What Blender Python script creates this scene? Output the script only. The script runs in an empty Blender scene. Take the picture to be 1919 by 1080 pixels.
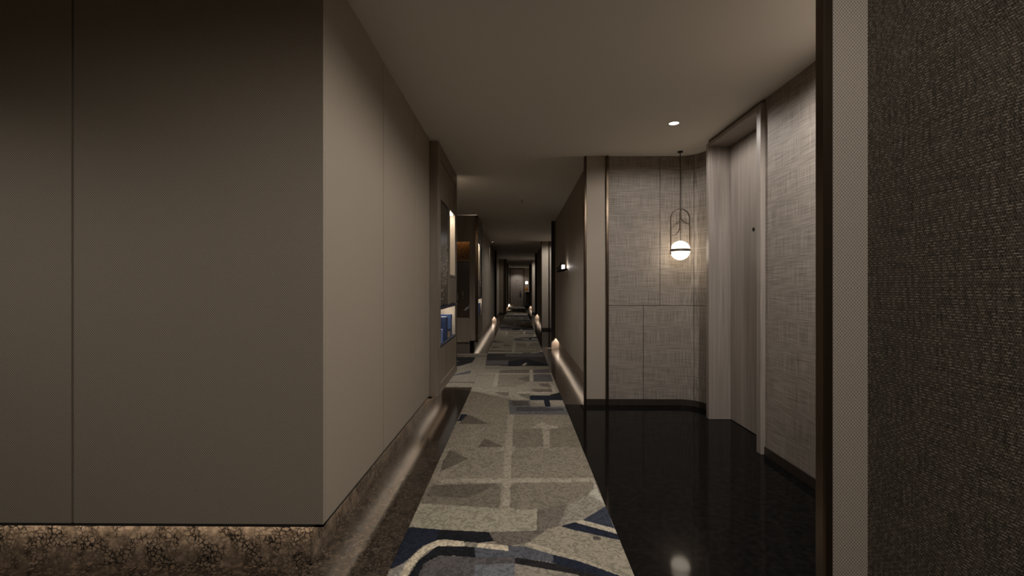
import bpy, math
import numpy as np
from mathutils import Vector, Matrix

# ------------------------------------------------------------------ camera, world, exposure
scene = bpy.context.scene
COL = scene.collection
FPX, EYE, CEIL = 890.0, 1.2, 2.566          # focal length in pixels of a 1919 px frame, eye height, ceiling height
cam_d = bpy.data.cameras.new('camera')
cam = bpy.data.objects.new('camera', cam_d)
COL.objects.link(cam)
cam.location = (0, 0, EYE)
cam.rotation_euler = (math.pi / 2, 0, math.atan(9.5 / FPX))
cam_d.sensor_width = 36
cam_d.lens = FPX / 1919 * 36
cam_d.shift_y = 1 / 1919
cam_d.clip_start = 0.02
scene.camera = cam

world = bpy.data.worlds.new('world')
scene.world = world
world.use_nodes = True
world.node_tree.nodes['Background'].inputs[0].default_value = (0, 0, 0, 1)
world.node_tree.nodes['Background'].inputs[1].default_value = 0

vs = scene.view_settings
vs.view_transform = 'Standard'
vs.look = 'None'
vs.gamma = 1
vs.exposure = 0.0
vs.use_curve_mapping = False
scene.cycles.use_denoising = True
scene.cycles.max_bounces = 10
scene.cycles.diffuse_bounces = 6
scene.cycles.sample_clamp_indirect = 4

WARM = (1.0, 0.97, 0.93)
P_ALCOVE, P_LOBBY, P_CORR, LED_L, GLOBE_L = 47, 45, 75, 34, 8.0

# ------------------------------------------------------------------ helpers
def lin(r, g, b, k=1.0):
    f = lambda c: (c / 255 / 12.92) if c <= 10.3 else ((c / 255 + 0.055) / 1.055) ** 2.4
    return (min(f(r) * k, 0.95), min(f(g) * k, 0.95), min(f(b) * k, 0.95), 1)


def link(o, parent=None):
    COL.objects.link(o)
    if parent is not None:
        o.parent = parent
    return o


def tag(o, label=None, cat=None, group=None, kind=None):
    if label: o['label'] = label
    if cat: o['category'] = cat
    if group: o['group'] = group
    if kind: o['kind'] = kind
    return o


class MB:
    """collects faces of one mesh"""
    def __init__(s):
        s.v, s.f, s.sm = [], [], []

    def add(s, vs_, fs, smooth=False):
        n = len(s.v)
        s.v += [tuple(p) for p in vs_]
        s.f += [tuple(i + n for i in f) for f in fs]
        s.sm += [smooth] * len(fs)
        return s

    def box(s, x0, x1, y0, y1, z0, z1, bev=0.0):
        x0, x1 = min(x0, x1), max(x0, x1)
        y0, y1 = min(y0, y1), max(y0, y1)
        z0, z1 = min(z0, z1), max(z0, z1)
        b = min(bev, (x1 - x0) / 3, (y1 - y0) / 3, (z1 - z0) / 3)
        if b <= 0:
            v = [(x, y, z) for x in (x0, x1) for y in (y0, y1) for z in (z0, z1)]
            f = [(0, 1, 3, 2), (4, 6, 7, 5), (0, 4, 5, 1), (2, 3, 7, 6), (0, 2, 6, 4), (1, 5, 7, 3)]
            return s.add(v, f)
        # chamfered box: three quads' worth of inset vertices per corner
        v, idx = [], {}
        for i, x in enumerate((x0, x1)):
            for j, y in enumerate((y0, y1)):
                for k, z in enumerate((z0, z1)):
                    sx, sy, sz = (b if i == 0 else -b), (b if j == 0 else -b), (b if k == 0 else -b)
                    idx[i, j, k, 0] = len(v); v.append((x, y + sy, z + sz))
                    idx[i, j, k, 1] = len(v); v.append((x + sx, y, z + sz))
                    idx[i, j, k, 2] = len(v); v.append((x + sx, y + sy, z))
        f = []
        for a in (0, 1):
            f.append([idx[a, j, k, 0] for j, k in ((0, 0), (1, 0), (1, 1), (0, 1))])
            f.append([idx[j, a, k, 1] for j, k in ((0, 0), (1, 0), (1, 1), (0, 1))])
            f.append([idx[j, k, a, 2] for j, k in ((0, 0), (1, 0), (1, 1), (0, 1))])
        for a in (0, 1):
            for c in (0, 1):
                f.append([idx[a, c, 0, 0], idx[a, c, 0, 1], idx[a, c, 1, 1], idx[a, c, 1, 0]])
                f.append([idx[a, 0, c, 0], idx[a, 0, c, 2], idx[a, 1, c, 2], idx[a, 1, c, 0]])
                f.append([idx[0, a, c, 1], idx[0, a, c, 2], idx[1, a, c, 2], idx[1, a, c, 1]])
        for i in (0, 1):
            for j in (0, 1):
                for k in (0, 1):
                    f.append([idx[i, j, k, 0], idx[i, j, k, 1], idx[i, j, k, 2]])
        c0 = Vector(((x0 + x1) / 2, (y0 + y1) / 2, (z0 + z1) / 2))
        out = []
        for q in f:
            p = [Vector(v[i]) for i in q]
            n = (p[1] - p[0]).cross(p[2] - p[0])
            m = sum(p, Vector()) / len(p)
            out.append(q if n.dot(m - c0) > 0 else q[::-1])
        return s.add(v, out)

    def lathe(s, prof, cx=0, cy=0, cz=0, n=32, smooth=True):
        """prof: (radius, z) list, open ends closed when the radius is 0"""
        v, f = [], []
        for r, z in prof:
            for i in range(n):
                a = 2 * math.pi * i / n
                v.append((cx + r * math.cos(a), cy + r * math.sin(a), cz + z))
        for k in range(len(prof) - 1):
            for i in range(n):
                j = (i + 1) % n
                f.append((k * n + i, k * n + j, (k + 1) * n + j, (k + 1) * n + i))
        return s.add(v, f, smooth)

    def tube(s, pts, r, n=10, smooth=True):
        pts = [Vector(p) for p in pts]
        v, f = [], []
        up = Vector((0.123, 0.35, 0.93)).normalized()
        for i, p in enumerate(pts):
            d = (pts[min(i + 1, len(pts) - 1)] - pts[max(i - 1, 0)]).normalized()
            a = d.cross(up).normalized(); b = d.cross(a).normalized()
            rr = r[i] if isinstance(r, (list, tuple)) else r
            for k in range(n):
                t = 2 * math.pi * k / n
                v.append(p + (a * math.cos(t) + b * math.sin(t)) * rr)
        for i in range(len(pts) - 1):
            for k in range(n):
                j = (k + 1) % n
                f.append((i * n + k, i * n + j, (i + 1) * n + j, (i + 1) * n + k))
        f.append(tuple(range(n))[::-1]); f.append(tuple((len(pts) - 1) * n + k for k in range(n)))
        return s.add(v, f, smooth)

    def strip_xz(s, pts, w, d, y):
        """flat metal strip following pts (x, z) in a plane y, thickness w in the plane, depth d across it"""
        pts = [Vector((p[0], 0, p[1])) for p in pts]
        v, f = [], []
        for i, p in enumerate(pts):
            t = (pts[min(i + 1, len(pts) - 1)] - pts[max(i - 1, 0)]).normalized()
            nrm = Vector((-t.z, 0, t.x)) * (w / 2)
            for q, yy in ((p - nrm, -d / 2), (p + nrm, -d / 2), (p + nrm, d / 2), (p - nrm, d / 2)):
                v.append((q.x, y + yy, q.z))
        for i in range(len(pts) - 1):
            for k in range(4):
                j = (k + 1) % 4
                f.append((i * 4 + k, i * 4 + j, (i + 1) * 4 + j, (i + 1) * 4 + k))
        m = (len(pts) - 1) * 4
        f += [(3, 2, 1, 0), (m, m + 1, m + 2, m + 3)]
        return s.add(v, f)

    def prism(s, poly, axis, a0, a1):
        """extrude a polygon of 2D points along an axis: 'x' takes (y,z), 'y' takes (x,z), 'z' takes (x,y)"""
        def P(p, a):
            return {'x': (a, p[0], p[1]), 'y': (p[0], a, p[1]), 'z': (p[0], p[1], a)}[axis]
        n = len(poly)
        v = [P(p, a0) for p in poly] + [P(p, a1) for p in poly]
        f = [tuple(range(n)), tuple(range(2 * n - 1, n - 1, -1))]
        f += [(i, (i + 1) % n, n + (i + 1) % n, n + i)[::-1] for i in range(n)]
        return s.add(v, f)

    def ribbon(s, path, off0, off1, z0, z1, smooth=False):
        """a wall skin of plan path (x, y) between the offsets off0 and off1 on the path's left-hand normal"""
        P = [Vector(p) for p in path]
        v, f = [], []
        for i, p in enumerate(P):
            t = (P[min(i + 1, len(P) - 1)] - P[max(i - 1, 0)]).normalized()
            n = Vector((-t.y, t.x))
            a, b = p + n * off0, p + n * off1
            v += [(a.x, a.y, z0), (a.x, a.y, z1), (b.x, b.y, z1), (b.x, b.y, z0)]
        for i in range(len(P) - 1):
            for k in range(4):
                j = (k + 1) % 4
                f.append((i * 4 + k, i * 4 + j, (i + 1) * 4 + j, (i + 1) * 4 + k))
        m = (len(P) - 1) * 4
        f += [(3, 2, 1, 0), (m, m + 1, m + 2, m + 3)]
        return s.add(v, f, smooth)

    def build(s, name, mat, parent=None, recalc=True):
        me = bpy.data.meshes.new(name)
        me.from_pydata(s.v, [], s.f)
        if recalc:
            import bmesh
            bm = bmesh.new(); bm.from_mesh(me)
            bmesh.ops.recalc_face_normals(bm, faces=bm.faces)
            bm.to_mesh(me); bm.free()
        me.polygons.foreach_set('use_smooth', s.sm)
        me.materials.append(mat)
        me.update()
        return link(bpy.data.objects.new(name, me), parent)


def box(name, mat, parent, *a, **k):
    return MB().box(*a, **k).build(name, mat, parent, recalc=False)


def empty(name, loc=(0, 0, 0)):
    o = bpy.data.objects.new(name, None)
    o.empty_display_size = 0.1
    o.location = loc
    return link(o)


def adopt(parent, o):
    """parent o keeping it where it is (parents are only translated)"""
    o.parent = parent
    o.matrix_parent_inverse = Matrix.Translation(-Vector(parent.location))
    return o


# ------------------------------------------------------------------ materials
def mat_new(name):
    m = bpy.data.materials.new(name)
    m.use_nodes = True
    nt = m.node_tree
    b = nt.nodes['Principled BSDF']
    return m, nt, b


def N(nt, kind, **kw):
    n = nt.nodes.new(kind)
    for k, v in kw.items():
        setattr(n, k, v)
    return n


def math_node(nt, op, a, b=None):
    n = N(nt, 'ShaderNodeMath', operation=op)
    for i, q in enumerate((a, b)):
        if q is None: continue
        if isinstance(q, (int, float)): n.inputs[i].default_value = q
        else: nt.links.new(q, n.inputs[i])
    return n.outputs[0]


def ramp(nt, fac, stops):
    r = N(nt, 'ShaderNodeValToRGB')
    els = r.color_ramp.elements
    while len(els) < len(stops): els.new(0.5)
    for e, (p, c) in zip(els, stops):
        e.position = p; e.color = c
    nt.links.new(fac, r.inputs[0])
    return r.outputs[0]


def bump(nt, b, h, strength=0.3, dist=0.002):
    n = N(nt, 'ShaderNodeBump')
    n.inputs['Strength'].default_value = strength
    n.inputs['Distance'].default_value = dist
    nt.links.new(h, n.inputs['Height'])
    nt.links.new(n.outputs[0], b.inputs['Normal'])


def surf_uv(nt):
    """(x + y, z) of the object: runs along any upright wall"""
    tc = N(nt, 'ShaderNodeTexCoord')
    sp = N(nt, 'ShaderNodeSeparateXYZ')
    nt.links.new(tc.outputs['Object'], sp.inputs[0])
    s = math_node(nt, 'ADD', sp.outputs[0], sp.outputs[1])
    return s, sp.outputs[2], tc


def comb(nt, x, y, z=0.0):
    c = N(nt, 'ShaderNodeCombineXYZ')
    for i, q in enumerate((x, y, z)):
        if isinstance(q, (int, float)): c.inputs[i].default_value = q
        else: nt.links.new(q, c.inputs[i])
    return c.outputs[0]


def noise(nt, vec, scale, detail=2.0, rough=0.5):
    n = N(nt, 'ShaderNodeTexNoise')
    n.inputs['Scale'].default_value = scale
    n.inputs['Detail'].default_value = detail
    n.inputs['Roughness'].default_value = rough
    nt.links.new(vec, n.inputs['Vector'])
    return n.outputs['Fac']


def plain(name, col, rough=0.6, metal=0.0, spec=0.5, coat=0.0):
    m, nt, b = mat_new(name)
    b.inputs['Base Color'].default_value = col
    b.inputs['Roughness'].default_value = rough
    b.inputs['Metallic'].default_value = metal
    b.inputs['Specular IOR Level'].default_value = spec
    b.inputs['Coat Weight'].default_value = coat
    return m


def emit(name, col, strength):
    m, nt, b = mat_new(name)
    b.inputs['Base Color'].default_value = (0.8, 0.8, 0.8, 1)
    b.inputs['Emission Color'].default_value = (*col, 1)
    b.inputs['Emission Strength'].default_value = strength
    return m


def fabric(name, c_hi, c_lo, period=0.0105):
    """small diamond jacquard"""
    m, nt, b = mat_new(name)
    s, z, tc = surf_uv(nt)
    k = math.pi / period
    wob = noise(nt, tc.outputs['Object'], 60, 2)
    wob = math_node(nt, 'MULTIPLY', math_node(nt, 'SUBTRACT', wob, 0.5), 1.6)
    a = math_node(nt, 'SINE', math_node(nt, 'ADD', math_node(nt, 'MULTIPLY', math_node(nt, 'ADD', math_node(nt, 'MULTIPLY', s, 1.15), z), k), wob))
    c = math_node(nt, 'SINE', math_node(nt, 'ADD', math_node(nt, 'MULTIPLY', math_node(nt, 'SUBTRACT', math_node(nt, 'MULTIPLY', s, 1.15), z), k), wob))
    p = math_node(nt, 'MULTIPLY', math_node(nt, 'ABSOLUTE', a), math_node(nt, 'ABSOLUTE', c))
    fine = noise(nt, tc.outputs['Object'], 700, 1)
    mix = math_node(nt, 'ADD', math_node(nt, 'MULTIPLY', p, 0.8), math_node(nt, 'MULTIPLY', fine, 0.3))
    col = ramp(nt, mix, [(0.12, c_hi), (0.75, c_lo)])
    nt.links.new(col, b.inputs['Base Color'])
    b.inputs['Roughness'].default_value = 0.75
    b.inputs['Specular IOR Level'].default_value = 0.25
    bump(nt, b, math_node(nt, 'MULTIPLY', mix, -1), 0.35, 0.0012)
    return m


def weave(name, c_hi, c_lo, scale=1.0, glint=None):
    """linen like cloth of uneven crossing threads"""
    m, nt, b = mat_new(name)
    s, z, tc = surf_uv(nt)
    warp = noise(nt, comb(nt, math_node(nt, 'MULTIPLY', s, 390 * scale), math_node(nt, 'MULTIPLY', z, 5 * scale)), 1.0, 1)
    weft = noise(nt, comb(nt, math_node(nt, 'MULTIPLY', s, 6 * scale), math_node(nt, 'MULTIPLY', z, 390 * scale), 7.3), 1.0, 1)
    big = noise(nt, comb(nt, math_node(nt, 'MULTIPLY', s, 9), math_node(nt, 'MULTIPLY', z, 9), 3.1), 1.0, 2)
    tot = math_node(nt, 'ADD', math_node(nt, 'MULTIPLY', warp, 0.5), math_node(nt, 'MULTIPLY', weft, 0.5))
    tot = math_node(nt, 'ADD', tot, math_node(nt, 'MULTIPLY', math_node(nt, 'SUBTRACT', big, 0.5), 0.06))
    stops = [(0.36, c_lo), (0.62, c_hi)]
    if glint: stops = [(0.36, c_lo), (0.6, c_hi), (0.68, c_hi), (0.73, glint)]
    nt.links.new(ramp(nt, tot, stops), b.inputs['Base Color'])
    b.inputs['Roughness'].default_value = 0.7
    b.inputs['Specular IOR Level'].default_value = 0.25
    bump(nt, b, tot, 0.5, 0.0015)
    return m


def basket(name, c_hi, c_lo, glint, row=0.0056, dash=0.017):
    """coarse basket weave with thread glints painted as pale dashes in rows"""
    m, nt, b = mat_new(name)
    s, z, tc = surf_uv(nt)
    MU, AD, FR, FL, LT = 'MULTIPLY', 'ADD', 'FRACT', 'FLOOR', 'LESS_THAN'
    r = math_node(nt, MU, z, 1 / row)
    ri = math_node(nt, FL, r)
    jit = noise(nt, comb(nt, math_node(nt, MU, ri, 3.71), 0.0, 2.2), 1.0, 0)
    u = math_node(nt, AD, math_node(nt, MU, s, 1 / dash), math_node(nt, AD, math_node(nt, MU, ri, 0.5), math_node(nt, MU, jit, 2.0)))
    on = math_node(nt, MU, math_node(nt, LT, math_node(nt, FR, u), 0.62), math_node(nt, LT, math_node(nt, FR, r), 0.24))
    patch = noise(nt, comb(nt, math_node(nt, MU, s, 90), math_node(nt, MU, z, 60), 1.0), 1.0, 2)
    on = math_node(nt, MU, on, ramp(nt, patch, [(0.42, (0.1,) * 3 + (1,)), (0.6, (1, 1, 1, 1))]))
    blk = math_node(nt, MU, math_node(nt, 'SINE', math_node(nt, MU, s, math.pi * 2 / 0.0052)), math_node(nt, 'SINE', math_node(nt, MU, r, math.pi)))
    warp = noise(nt, comb(nt, math_node(nt, MU, s, 210), math_node(nt, MU, z, 9)), 1.0, 2)
    weft = noise(nt, comb(nt, math_node(nt, MU, s, 9), math_node(nt, MU, z, 210), 4.0), 1.0, 2)
    tot = math_node(nt, AD, math_node(nt, MU, blk, 0.16), math_node(nt, MU, math_node(nt, AD, warp, weft), 0.5))
    col = ramp(nt, tot, [(0.30, c_lo), (0.66, c_hi)])
    mx = N(nt, 'ShaderNodeMix', data_type='RGBA')
    nt.links.new(math_node(nt, MU, on, 0.75), mx.inputs['Factor'])
    nt.links.new(col, mx.inputs['A'])
    mx.inputs['B'].default_value = glint  # thread glints put into the base colour as pale dashes
    nt.links.new(mx.outputs['Result'], b.inputs['Base Color'])
    b.inputs['Roughness'].default_value = 0.65
    b.inputs['Specular IOR Level'].default_value = 0.25
    bump(nt, b, tot, 0.6, 0.002)
    return m


def wood(name, c_hi, c_lo, rough=0.5, sc=1.0):
    m, nt, b = mat_new(name)
    s, z, tc = surf_uv(nt)
    g = noise(nt, comb(nt, math_node(nt, 'MULTIPLY', s, 170 * sc), math_node(nt, 'MULTIPLY', z, 2.2)), 1.0, 3, 0.6)
    g2 = noise(nt, comb(nt, math_node(nt, 'MULTIPLY', s, 24 * sc), math_node(nt, 'MULTIPLY', z, 0.8), 5.0), 1.0, 2)
    t = math_node(nt, 'ADD', math_node(nt, 'MULTIPLY', g, 0.6), math_node(nt, 'MULTIPLY', g2, 0.4))
    nt.links.new(ramp(nt, t, [(0.33, c_lo), (0.67, c_hi)]), b.inputs['Base Color'])
    b.inputs['Roughness'].default_value = rough
    b.inputs['Specular IOR Level'].default_value = 0.35
    bump(nt, b, g, 0.15, 0.0008)
    return m


def granite(name, c_hi, c_mid, c_vein, rough, scale=95, vein=0.10, spec=0.5):
    m, nt, b = mat_new(name)
    tc = N(nt, 'ShaderNodeTexCoord')
    nz = N(nt, 'ShaderNodeTexNoise')
    nz.inputs['Scale'].default_value = 38
    nz.inputs['Detail'].default_value = 3
    nt.links.new(tc.outputs['Object'], nz.inputs['Vector'])
    ad = N(nt, 'ShaderNodeVectorMath', operation='MULTIPLY_ADD')
    nt.links.new(nz.outputs['Color'], ad.inputs[0])
    ad.inputs[1].default_value = (0.03, 0.03, 0.03)
    nt.links.new(tc.outputs['Object'], ad.inputs[2])
    vo = N(nt, 'ShaderNodeTexVoronoi', feature='DISTANCE_TO_EDGE')
    vo.inputs['Scale'].default_value = scale
    nt.links.new(ad.outputs[0], vo.inputs['Vector'])
    mott = noise(nt, tc.outputs['Object'], 30, 3)
    base = ramp(nt, mott, [(0.35, c_mid), (0.68, c_hi)])
    mask = ramp(nt, vo.outputs['Distance'], [(vein * 0.2, (1, 1, 1, 1)), (vein, (0, 0, 0, 1))])
    mott2 = noise(nt, tc.outputs['Object'], 14, 3)
    mk = math_node(nt, 'MULTIPLY', mask, ramp(nt, mott2, [(0.38, (0.25,) * 3 + (1,)), (0.58, (1, 1, 1, 1))]))
    mx = N(nt, 'ShaderNodeMix', data_type='RGBA')
    nt.links.new(mk, mx.inputs['Factor'])
    nt.links.new(base, mx.inputs['A'])
    mx.inputs['B'].default_value = c_vein
    nt.links.new(mx.outputs['Result'], b.inputs['Base Color'])
    b.inputs['Roughness'].default_value = rough
    b.inputs['Specular IOR Level'].default_value = spec
    return m


M = {}
M['fabric'] = fabric('fabric_taupe', lin(180, 166, 148), lin(112, 101, 88))
M['fabric_grey'] = fabric('fabric_grey_taupe', lin(190, 176, 160), lin(128, 116, 103), 0.0088)
M['weave'] = weave('linen_weave', lin(160, 148, 137), lin(100, 92, 84))
M['dark_weave'] = basket('basket_weave', lin(92, 82, 71), lin(40, 34, 28), lin(180, 168, 150))
M['wood'] = wood('veneer_taupe', lin(158, 146, 136), lin(122, 112, 104))
M['cab_wood'] = wood('cabinet_veneer', lin(138, 124, 108), lin(108, 96, 83), 0.45, 0.5)
M['wall_panel'] = wood('panel_leatherette', lin(150, 137, 121), lin(132, 120, 105), 0.55, 0.2)
M['dark_wood'] = wood('dark_stained_wood', lin(62, 53, 46), lin(38, 32, 27), 0.4)
M['bronze'] = plain('bronze_trim', lin(88, 74, 60), 0.22, 0.85)
M['black_metal'] = plain('black_metal', lin(40, 36, 33), 0.4, 0.6)
M['frame_metal'] = plain('lamp_bronze', lin(96, 84, 72), 0.4, 0.5)
M['black_joint'] = plain('black_joint', lin(30, 26, 22), 0.8)
M['board'] = plain('backing_board', lin(92, 82, 71), 0.8)
M['ceiling'] = plain('ceiling_paint', (0.70, 0.655, 0.59, 1), 0.9, 0, 0.2)
M['granite'] = granite('brown_granite', lin(86, 74, 63), lin(54, 46, 38), lin(6, 5, 4), 0.15, 48, 0.16, 0.45)
M['granite_skirt'] = granite('brown_granite_skirting', lin(132, 116, 100), lin(90, 78, 65), lin(10, 8, 6), 0.45, 48, 0.16, 0.2)
M['black_granite'] = granite('black_granite', lin(24, 22, 21), lin(10, 9, 9), lin(5, 5, 5), 0.07, 120, 0.12, 0.06)
M['white'] = plain('white_enamel', (0.8, 0.78, 0.74, 1), 0.4)
LED_C = (1.0, 0.86, 0.70)
M['led'] = emit('warm_led', LED_C, LED_L)
M['dim_led'] = emit('dim_warm_led', LED_C, 30)
M['cab_led'] = emit('cabinet_led', (1.0, 0.9, 0.78), 16)
M['gold_led'] = emit('amber_led', (1.0, 0.6, 0.28), 8)
M['globe'] = emit('opal_globe', (1.0, 0.86, 0.66), GLOBE_L)
M['disc'] = emit('downlight_lens', (1.0, 0.93, 0.82), 6)
M['sconce_glass'] = emit('sconce_glass', (1.0, 0.95, 0.88), 18)
M['navy'] = plain('navy_lacquer', lin(30, 40, 62), 0.35)
M['blue_box'] = plain('blue_card', lin(52, 74, 118), 0.55)
M['blue_dark'] = plain('deep_blue_card', lin(32, 45, 78), 0.5)
M['blue_pale'] = plain('pale_blue_card', lin(110, 130, 175), 0.5)
M['kraft'] = plain('brown_card', lin(140, 118, 92), 0.7)
M['niche'] = plain('niche_lining', lin(205, 190, 170), 0.6)
M['gold'] = None
m, nt, b = mat_new('gold_mesh')
tc = N(nt, 'ShaderNodeTexCoord')
vo = N(nt, 'ShaderNodeTexVoronoi'); vo.inputs['Scale'].default_value = 60
nt.links.new(tc.outputs['Object'], vo.inputs['Vector'])
nt.links.new(ramp(nt, vo.outputs['Distance'], [(0.15, lin(170, 122, 58)), (0.6, lin(70, 46, 18))]), b.inputs['Base Color'])
b.inputs['Roughness'].default_value = 0.45
b.inputs['Metallic'].default_value = 0.3
M['gold'] = m
m, nt, b = mat_new('mosaic_glass')
tc = N(nt, 'ShaderNodeTexCoord')
sp = N(nt, 'ShaderNodeSeparateXYZ'); nt.links.new(tc.outputs['Object'], sp.inputs[0])
s_ = math_node(nt, 'ADD', sp.outputs[0], sp.outputs[1])
br = N(nt, 'ShaderNodeTexBrick')
br.inputs['Scale'].default_value = 22
br.inputs['Color1'].default_value = lin(74, 58, 46)
br.inputs['Color2'].default_value = lin(60, 47, 38)
br.inputs['Mortar'].default_value = lin(40, 30, 24)
nt.links.new(comb(nt, s_, sp.outputs[2]), br.inputs['Vector'])
nt.links.new(br.outputs['Color'], b.inputs['Base Color'])
b.inputs['Roughness'].default_value = 0.25
M['mosaic'] = m
M['smoked'] = plain('smoked_glass_panel', lin(78, 70, 60), 0.22, 0.2)
M['amber'] = plain('amber_glass', lin(150, 98, 30), 0.2)
M['marble'] = plain('white_marble', lin(225, 218, 208), 0.25)


# ------------------------------------------------------------------ lights
def spot(name, x, y, power, half_deg=66, blend=0.55, z=CEIL - 0.045, aim=(0, 0, -1), size=0.035, col=WARM):
    d = bpy.data.lights.new(name, 'SPOT')
    d.energy = power
    d.color = col
    d.spot_size = math.radians(2 * half_deg)
    d.spot_blend = blend
    d.shadow_soft_size = size
    o = bpy.data.objects.new(name, d)
    o.location = (x, y, z)
    o.rotation_euler = Vector(aim).to_track_quat('-Z', 'Y').to_euler()
    return link(o)


def downlight(x, y, power, label, half_deg=66, blend=0.55, group=None, r=0.039, aim=(0, 0, -1), off=None):
    """a recessed ceiling lamp; off names one that hangs outside the picture"""
    nm = (lambda k: '%s_%s_offscreen' % (off, k)) if off else (lambda k: k)
    t = empty(nm('downlight'), (x, y, CEIL))
    tag(t, label, 'downlight', group)
    MB().lathe([(r, 0.004), (r, -0.003), (r + 0.008, -0.004), (r + 0.009, 0.004)], n=40).build('trim_ring', M['white'], t)
    MB().lathe([(0, 0.003), (r, 0.003), (r, -0.0015), (0, -0.0015)], n=40).build(nm('lens'), M['disc'], t)
    adopt(t, spot(nm('beam'), x, y, power, half_deg, blend, CEIL - 0.02, aim))
    return t


# ------------------------------------------------------------------ floor and ceiling
CARPET_X = (-0.542, 0.487)
floor = box('floor', M['granite'], None, -5.2, CARPET_X[0] - 0.002, -2.2, 32.0, -0.12, 0.0)
tag(floor, 'polished brown granite floor along the panelled walls', 'floor', kind='structure')
box('subfloor', M['board'], floor, CARPET_X[0] - 0.002, CARPET_X[1] + 0.002, -2.2, 32.0, -0.12, 0.0)
PIER = [4.91, 13.75, 22.59]
WALL_LEN = 4.69
yb = -2.2
for yp in PIER:
    box('granite_slab', M['black_granite'], floor, CARPET_X[1] + 0.002, 2.4, yb, yp + 0.01, -0.12, 0.0)
    box('granite_border', M['granite'], floor, CARPET_X[1] + 0.002, 2.4, yp + 0.01, yp + WALL_LEN + 0.05, -0.12, 0.0)
    yb = yp + WALL_LEN + 0.05
box('granite_slab', M['black_granite'], floor, CARPET_X[1] + 0.002, 2.4, yb, 32.0, -0.12, 0.0)

ceil_o = box('ceiling', M['ceiling'], None, -5.2, 2.4, -2.2, 32.0, CEIL, CEIL + 0.12)
tag(ceil_o, 'smooth taupe painted corridor ceiling', 'ceiling', kind='structure')

# ------------------------------------------------------------------ left hand walls
XL, REC, PB = -0.803, 0.084, 0.21          # face of the panels, depth of the recessed skirting, underside of the panels


P_FOOT = 40


def foot_lamp(root, x, side, y1, pb):
    """little lamp hidden in the slot behind the panels, shining on the post that ends the wall; side +1 for a right hand wall"""
    xs, ys_, zs = x + side * 0.064, y1 - 0.12, pb + 0.03
    h = box('foot_lamp', M['black_joint'], root, xs - 0.008, xs + 0.008, ys_ - 0.03, ys_ - 0.009, zs - 0.008, zs + 0.008, bev=0.002)
    sp = spot('foot_beam', xs, ys_, P_FOOT, 48, 0.3, zs, (-side * 0.075, 0.12, -0.075), 0.006, LED_C)
    sp.parent = root


def left_run(root, y0, y1, cuts, x=XL, led=True):
    """fabric panels along the corridor, carrier behind them, led strip in the slot above the skirting"""
    box('carrier', M['board'], root, x - REC - 0.004, x - 0.02, y0 + 0.02, y1, PB + 0.07, CEIL)
    e = [y0] + cuts + [y1]
    for a, c in zip(e[:-1], e[1:]):
        p = box('wall_panel', M['fabric'], root, x - 0.02, x, a + (0.02 if a == y0 else 0.005), c - 0.005, PB + 0.011, CEIL, bev=0.0012)
    box('backer', M['board'], root, x - 0.026, x - 0.02, y0 + 0.02, y1, PB + 0.011, PB + 0.07)
    box('edge_trim', M['black_joint'], root, x - 0.035, x - 0.001, y0 + 0.001, y1, PB, PB + 0.011)
    box('reflector', M['white'], root, x - REC - 0.003, x - 0.026, y0 + 0.02, y1, PB + 0.066, PB + 0.0705)  # white board added to bounce strip light onto skirting and floor
    if led:
        box('light_strip', M['led'] if y0 < 5 else M['dim_led'], root, x - 0.034, x - 0.026, y0 + 0.03, y1 - 0.03, PB + 0.016, PB + 0.03)
    if y0 > 5:
        foot_lamp(root, x, -1, y1, PB)


wl = MB().box(-5.2, XL - REC - 0.004, 2.06, 4.335, 0.0, CEIL).box(-5.2, -1.21, 4.335, 5.66, 0, CEIL).build('wall_left', M['board'], recalc=False)
tag(wl, 'wall of fabric panels with a sharp corner at the lobby', 'wall', kind='structure')
left_run(wl, 1.96, 4.34, [2.847, 3.72])
box('carrier', M['board'], wl, -5.2, XL - 0.02, 1.98, 2.06, PB + 0.07, CEIL)
ex = [XL, -1.854, -2.905, -3.956, -5.2]
for a, c in zip(ex[:-1], ex[1:]):
    box('wall_panel', M['fabric'], wl, c + 0.005, a - (0.0 if a > -0.9 else 0.005), 1.96, 1.98, PB + 0.011, CEIL, bev=0.0012)
box('backer', M['board'], wl, -5.2, XL - 0.02, 1.98, 1.986, PB + 0.011, PB + 0.07)
box('edge_trim', M['black_joint'], wl, -5.2, XL - 0.001, 1.961, 1.995, PB, PB + 0.011)
box('reflector', M['white'], wl, -5.2, XL - 0.03, 1.986, 2.057, PB + 0.066, PB + 0.0705)  # added bounce board, brightens the front skirting and floor
box('light_strip', M['led'], wl, -5.2, XL - 0.04, 1.986, 1.994, PB + 0.016, PB + 0.03)

bl = MB()
bl.box(-5.2, XL - REC - 0.008, 2.056, 2.064, 0, PB + 0.08)
bl.box(XL - REC - 0.008, XL - REC, 2.056, 4.335, 0, PB + 0.08)
tag(bl.build('baseboard_left', M['granite_skirt']), 'recessed brown granite skirting under the fabric corner wall', 'skirting', kind='structure')

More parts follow.
